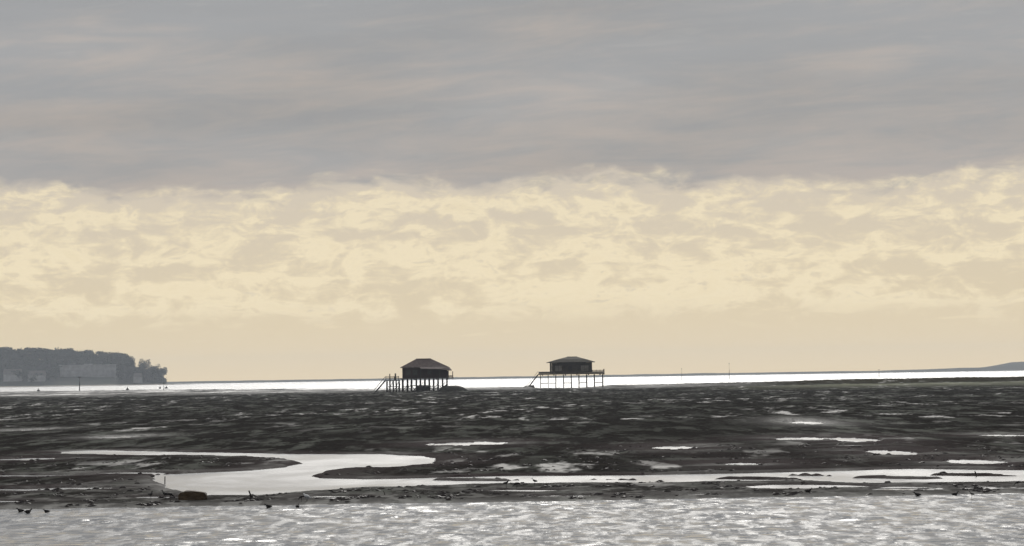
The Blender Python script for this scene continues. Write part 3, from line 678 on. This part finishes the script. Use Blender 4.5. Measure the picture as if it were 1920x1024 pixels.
# pale buildings at the foot of the wood
def block(px0, px1, ytop, depth, label, gable=False, dy=14):
    a, b = at(px0, ytop, depth), at(px1, ytop, depth)
    wd = b.x - a.x; hz = a.z - 1.0
    e = empty('waterfront_building' if not gable else 'waterfront_house', ((a.x + b.x) / 2, depth, 1.0))
    hw = wd / 2
    if gable:
        wz = hz * 0.68
        MB().quadbox(-hw, hw, 0, dy, 0, wz).build('wall', PLASTER, e)
        MB().poly([(-hw - .6, -.6, wz), (hw + .6, -.6, wz), (hw + .6, dy + .6, wz), (-hw - .6, dy + .6, wz), (-hw + .4, dy / 2, hz), (hw - .4, dy / 2, hz)],
            [(3, 2, 1, 0), (0, 1, 5, 4), (2, 3, 4, 5), (1, 2, 5), (3, 0, 4)]).build('roof', ROOFP, e)
    else:
        MB().quadbox(-hw, hw, 0, dy, 0, hz - 1.6).build('wall', PLASTER, e)
        rf = MB().quadbox(-hw - .5, hw + .5, -.8, dy + .5, hz - 1.59, hz - .6).build('roof', PLASTER, e)
        MB().quadbox(-hw * .2, hw * .1, dy * .4, dy * .8, hz - .59, hz + .8).build('lift_house', PLASTER, rf)
        MB().quadbox(hw - 6, hw + 1.0, -2.2, -.82, 0, hz - 1.6).build('end_wing', PLASTER, e)
        n = 5
        for i in range(1, n): MB().quadbox(-hw + .5, hw - 6.2, -1.3, -.02, hz * i / n * .92, hz * i / n * .92 + .8).build('balcony', PLASTER, e)
    tag(e, label, 'building', 'pale buildings at the foot of the headland')
block(112, 222, 684, DH + 60, 'long pale flat-roofed building at the foot of the wooded headland')
block(6, 40, 692, DH + 18, 'pale house under the wood at the left frame edge', True)
block(52, 84, 695, DH + 14, 'pale low house midway between frame edge and long building', True)
block(250, 266, 700, DH - 5, 'small pale house below the notch in the headland', True, 8)

# far low shore along the horizon and the hill at the right
DF = 8800.0
fx = np.linspace(-2600, 2600, 500); fy = np.linspace(DF - 60, DF + 500, 12)
FX, FY = np.meshgrid(fx, fy)
FZ = (5.0 + 1.6 * fbm(FX / 90, FY * 0 + 2, 4)) * sstep(FY, DF - 60, DF + 40) - 0.3
uu = FX / FY
FZ += 11 * sstep(uu, 0.1115, 0.121) * sstep(FY, DF - 40, DF + 160) * (0.9 + 0.25 * fbm(FX / 120, FY / 200, 3))
FZ += 3.5 * sstep(uu, 0.093, 0.110) * sstep(FY, DF - 40, DF + 60)
tag(grid_object('far_shore', FX, FY, FZ, HILL), kind='structure')

# ------------------------------------------------------------------ shore things: birds, stakes, block, weed
def ring_body(stations, mat, name, n=10):
    V, F = [], []
    for (x, z, rw, rh) in stations:
        for k in range(n):
            a = 2 * math.pi * k / n; V.append((x, rw * math.cos(a), z + rh * math.sin(a)))
    m = len(stations)
    for i in range(m - 1):
        for k in range(n): F.append((i * n + k, i * n + (k + 1) % n, (i + 1) * n + (k + 1) % n, (i + 1) * n + k))
    F.append(tuple(range(n))[::-1]); F.append(tuple((m - 1) * n + k for k in range(n)))
    return V, F
def make_bird(mat, wing_mat, pose):
    e = empty('wading_bird', (0, 0, 0))
    lz = {'float': 0.0, 'rest': 0.04}.get(pose, 0.11)      # leg length
    # body runs tail (-x) to head (+x); one continuous surface
    if pose == 'feed':
        st = [(-.17, .10, .008, .006), (-.13, .105, .028, .02), (-.07, .10, .052, .046), (0, .085, .062, .056), (.06, .065, .05, .048), (.10, .04, .028, .028), (.125, .01, .022, .024), (.145, -.02, .026, .024), (.165, -.035, .018, .016), (.18, -.045, .006, .006)]
        bill = [(.175, 0, -.043), (.23, 0, -.085)]
    elif pose == 'float':
        st = [(-.17, .055, .008, .006), (-.13, .06, .04, .03), (-.07, .06, .072, .066), (0, .055, .08, .075), (.06, .07, .065, .068), (.09, .10, .04, .045), (.105, .13, .032, .034), (.12, .15, .034, .032), (.145, .153, .026, .024), (.16, .15, .008, .008)]
        bill = [(.155, 0, .15), (.195, 0, .142)]
    elif pose == 'rest':
        st = [(-.19, .055, .008, .006), (-.14, .06, .04, .03), (-.08, .075, .085, .075), (-.02, .09, .10, .095), (.04, .11, .085, .09), (.075, .15, .055, .06), (.09, .185, .042, .045), (.105, .20, .04, .036), (.125, .20, .03, .026), (.14, .196, .008, .008)]
        bill = [(.138, 0, .195), (.185, 0, .182)]
    else:
        st = [(-.17, .05, .008, .006), (-.13, .065, .026, .02), (-.07, .085, .052, .048), (0, .105, .062, .058), (.05, .13, .05, .052), (.075, .165, .03, .034), (.085, .2, .024, .026), (.10, .225, .029, .028), (.12, .23, .022, .02), (.135, .228, .007, .007)]
        bill = [(.132, 0, .227), (.195, 0, .212)]
    st = [(x, z + lz, a, b) for x, z, a, b in st]
    V, F = ring_body(st, mat, 'body')
    MB().poly(V, F).build('body', mat, e, True)
    MB().tube([(x, y, z + lz) for x, y, z in bill], [0.009, 0.003], 6).build('bill', BILL, e, True)
    for s in (-1, 1):
        zb = {'feed': .095, 'float': .07, 'stand': .10, 'rest': .09}[pose] + lz
        Vw, Fw = ring_body([(-.155, zb + .0, .004, .006), (-.09, zb, .012, .032), (0, zb, .015, .042), (.05, zb + .01, .008, .02)], wing_mat, 'wing', 8)
        MB().poly([(x, y + s * (.056 if pose != 'rest' else .092), z) for x, y, z in Vw], Fw).build('wing', wing_mat, e, True)
        if pose != 'float':
            MB().tube([(-.005, s * .025, lz + .06), (-.02, s * .025, lz * .5), (.0, s * .025, -.04), (.03, s * .025, -.045)], [.011, .006, .005, .005], 6).build('leg', BILL, e, True)
    return e
protos = {}
def bird(px, py, pose, face, scale, label, mat=None, wing=None, group='dark birds along the shore'):
    key = (pose, mat.name if mat else '')
    p = on(px, py, 0.0)
    g = float(ground(np.array([[p.x]]), np.array([[p.y]]))[0][0, 0])
    z = max(g, -0.02)
    if g > 0.02: p = on(px, py, g); z = g
    if key not in protos:
        o = make_bird(mat or FEATHER, wing or FEATHER, pose); protos[key] = o
    else: o = copy_tree(protos[key])
    o.location = (p.x, p.y, z + (0.04 * scale if pose != 'float' else 0.0)); o.rotation_euler = (0, 0, face); o.scale = (scale * 0.82,) * 3
    tag(o, label, 'bird', group)
    return o
bird(38, 959, 'float', R(170), 0.95, 'dark bird at the water edge, leftmost of three near left frame edge')
bird(53, 961, 'float', R(20), 1.0, 'dark bird at the water edge, middle of three near left frame edge')
bird(87, 960, 'float', R(200), 0.85, 'dark bird at the water edge, rightmost of three near left frame edge')
bird(283, 937, 'stand', R(60), 0.9, 'dark standing bird farthest left of the brown block on the bank')
bird(309, 938, 'stand', R(160), 1.05, 'dark standing bird facing left, close to the brown block')
bird(320, 938, 'feed', R(10), 1.0, 'dark feeding bird nearest the brown block on the bank')
bird(503, 951, 'float', R(190), 0.95, 'dark bird afloat below the leaning stake')
bird(558, 951, 'float', R(80), 0.9, 'dark bird afloat in front of the white bird')
bird(565, 941, 'feed', R(200), 0.8, 'dark feeding bird at the left foot of the white bird')
bird(621, 929, 'feed', R(20), 0.8, 'dark feeding bird on the bank right of the white bird')
bird(950, 916, 'stand', R(10), 0.95, 'dark standing bird, left of a pair at the creek edge near the middle')
bird(968, 917, 'feed', R(190), 0.95, 'dark feeding bird, right of a pair at the creek edge near the middle')
bird(1002, 911, 'stand', R(175), 0.85, 'dark bird at the creek edge just right of the feeding pair')
bird(1516, 923, 'float', R(15), 1.0, 'dark bird in the water slit under the right part of the bank')
bird(1720, 929, 'float', R(170), 0.95, 'dark bird at the water edge below the right bank, leftmost of three')
bird(1791, 928, 'float', R(20), 0.95, 'dark bird at the water edge below the right bank, middle of three')
bird(1822, 934, 'stand', R(160), 0.7, 'small dark bird in the water below the right bank, rightmost of three')
bird(1908, 913, 'feed', R(190), 0.9, 'dark feeding bird near the right frame edge')
bird(575, 941, 'rest', R(165), 1.05, 'plump white gull standing by the pale puddle on the bank', WHITEF, GREYF, 'gulls')

def stake(px, ybase, hgt, r, lean, label):
    p = on(px, ybase, 0.03)
    e = empty('stake', (p.x, p.y, 0))
    MB().tube([(-lean * .2, 0, -0.3), (lean * .5, 0, hgt * .5), (lean, 0, hgt)], [r, r * .95, r * .8], 7).build('shaft', TIMBER, e, True)
    MB().tube([(lean * .45, 0, hgt * .45), (lean * .55, 0, hgt * .55)], r * 1.25, 7).build('weed_collar', SEAWEED, e, True)
    tag(e, label, 'stake', 'short stakes on the flat')
stake(309, 906, 0.30, 0.022, 0.01, 'short upright dark stake at the left tip of the pale pool')
stake(474, 936, 0.32, 0.030, -0.13, 'short dark stake leaning left on the bank below the pool')
stake(1832, 893, 0.22, 0.025, -0.08, 'short dark stake leaning left in the bright creek at far right')
stake(724, 931, 0.22, 0.014, -0.09, 'thin forked stick leaning left on the bank right of the white gull')

# brown squared block on the bank
pb = on(362, 938, 0.05)
bm = bmesh.new(); bmesh.ops.create_cube(bm, size=1.0)
bmesh.ops.subdivide_edges(bm, edges=bm.edges[:], cuts=3, use_grid_fill=True)
for v in bm.verts:
    x, y, z = v.co
    v.co.x = x * 0.86 + 0.03 * math.sin(7 * z + 3 * y); v.co.y = y * 0.6 + 0.03 * math.sin(5 * x + 1)
    top = 0.40 - 0.07 * max(0, x * 2) - (0.07 if x < -0.45 else 0)
    v.co.z = (z + 0.5) * top + 0.012 * math.sin(9 * x + 4 * y)
bmesh.ops.bevel(bm, geom=[e for e in bm.edges if e.calc_face_angle(0) > 0.9], offset=0.02, segments=2, affect='EDGES')
me = bpy.data.meshes.new('block'); bm.to_mesh(me); bm.free(); me.materials.append(BROWNW)
blk = bpy.data.objects.new('block', me); COL.objects.link(blk); blk.location = (pb.x, pb.y, -0.03); blk.rotation_euler = (0, 0, R(-6))
tag(blk, 'squared brown block on the bank at the lower edge of the pale pool', 'block')

# seaweed clumps and shell lumps scattered over the near bank: one uncountable mass
rr = random.Random(77); NP = 12000
Xs, Ys = [], []
while len(Xs) < NP:
    y = 133.3 + (rr.random() ** 2.3) * 95; x = rr.uniform(-0.15, 0.15) * y
    Xs.append(x); Ys.append(y)
gz, gw, gd = ground(np.array(Xs)[None, :], np.array(Ys)[None, :])[:3]; gz = gz[0]; gd = gd[0]
dens = fbm(np.array(Xs) / 1.6, np.array(Ys) / 5.0, 4, 0.6)
V, F = [], []
for x, y, z, wd_, dn in zip(Xs, Ys, gz, gd, dens):
    if z < 0.02 or dn < 0.13: continue
    s = rr.uniform(0.015, 0.07); b = len(V)
    n = 6
    ph = rr.uniform(0, 6)
    for k in range(n):
        a = ph + 2 * math.pi * k / n; q = s * rr.uniform(.7, 1.5); V.append((x + 2.4 * q * math.cos(a), y + q * math.sin(a), z - 0.01))
    for k in range(3):
        a = ph + 2 * math.pi * k / 3 + .4; q = s * rr.uniform(.2, .7); V.append((x + 2.4 * q * math.cos(a), y + q * math.sin(a), z + s * rr.uniform(.45, 1.0)))
    for k in range(3):
        F.append((b + 2 * k, b + 2 * k + 1, b + n + k)); F.append((b + 2 * k + 1, b + (2 * k + 2) % n, b + n + (k + 1) % 3, b + n + k))
    F.append((b + n, b + n + 1, b + n + 2))
wd = MB().poly(V, F).build('seaweed', SEAWEED)
tag(wd, 'dark seaweed clumps strewn over the near mud bank', 'seaweed', kind='stuff')

# ------------------------------------------------------------------ haze
hm = bpy.data.materials.new('haze'); hm.use_nodes = True; hm.node_tree.nodes.clear()
ht = NT(hm.node_tree); pv = ht.n('ShaderNodeVolumePrincipled'); ho = ht.n('ShaderNodeOutputMaterial')
pv.inputs['Color'].default_value = (0.83, 0.90, 1.0, 1); pv.inputs['Density'].default_value = 5.0e-5; pv.inputs['Anisotropy'].default_value = 0.35
hm.node_tree.links.new(pv.outputs[0], ho.inputs['Volume'])
hz = MB().quadbox(-5900, 5900, -400, 10000, -3.0, 62.0).build('haze', hm); tag(hz, 'thin pale sea haze over the bay', 'haze', kind='stuff')
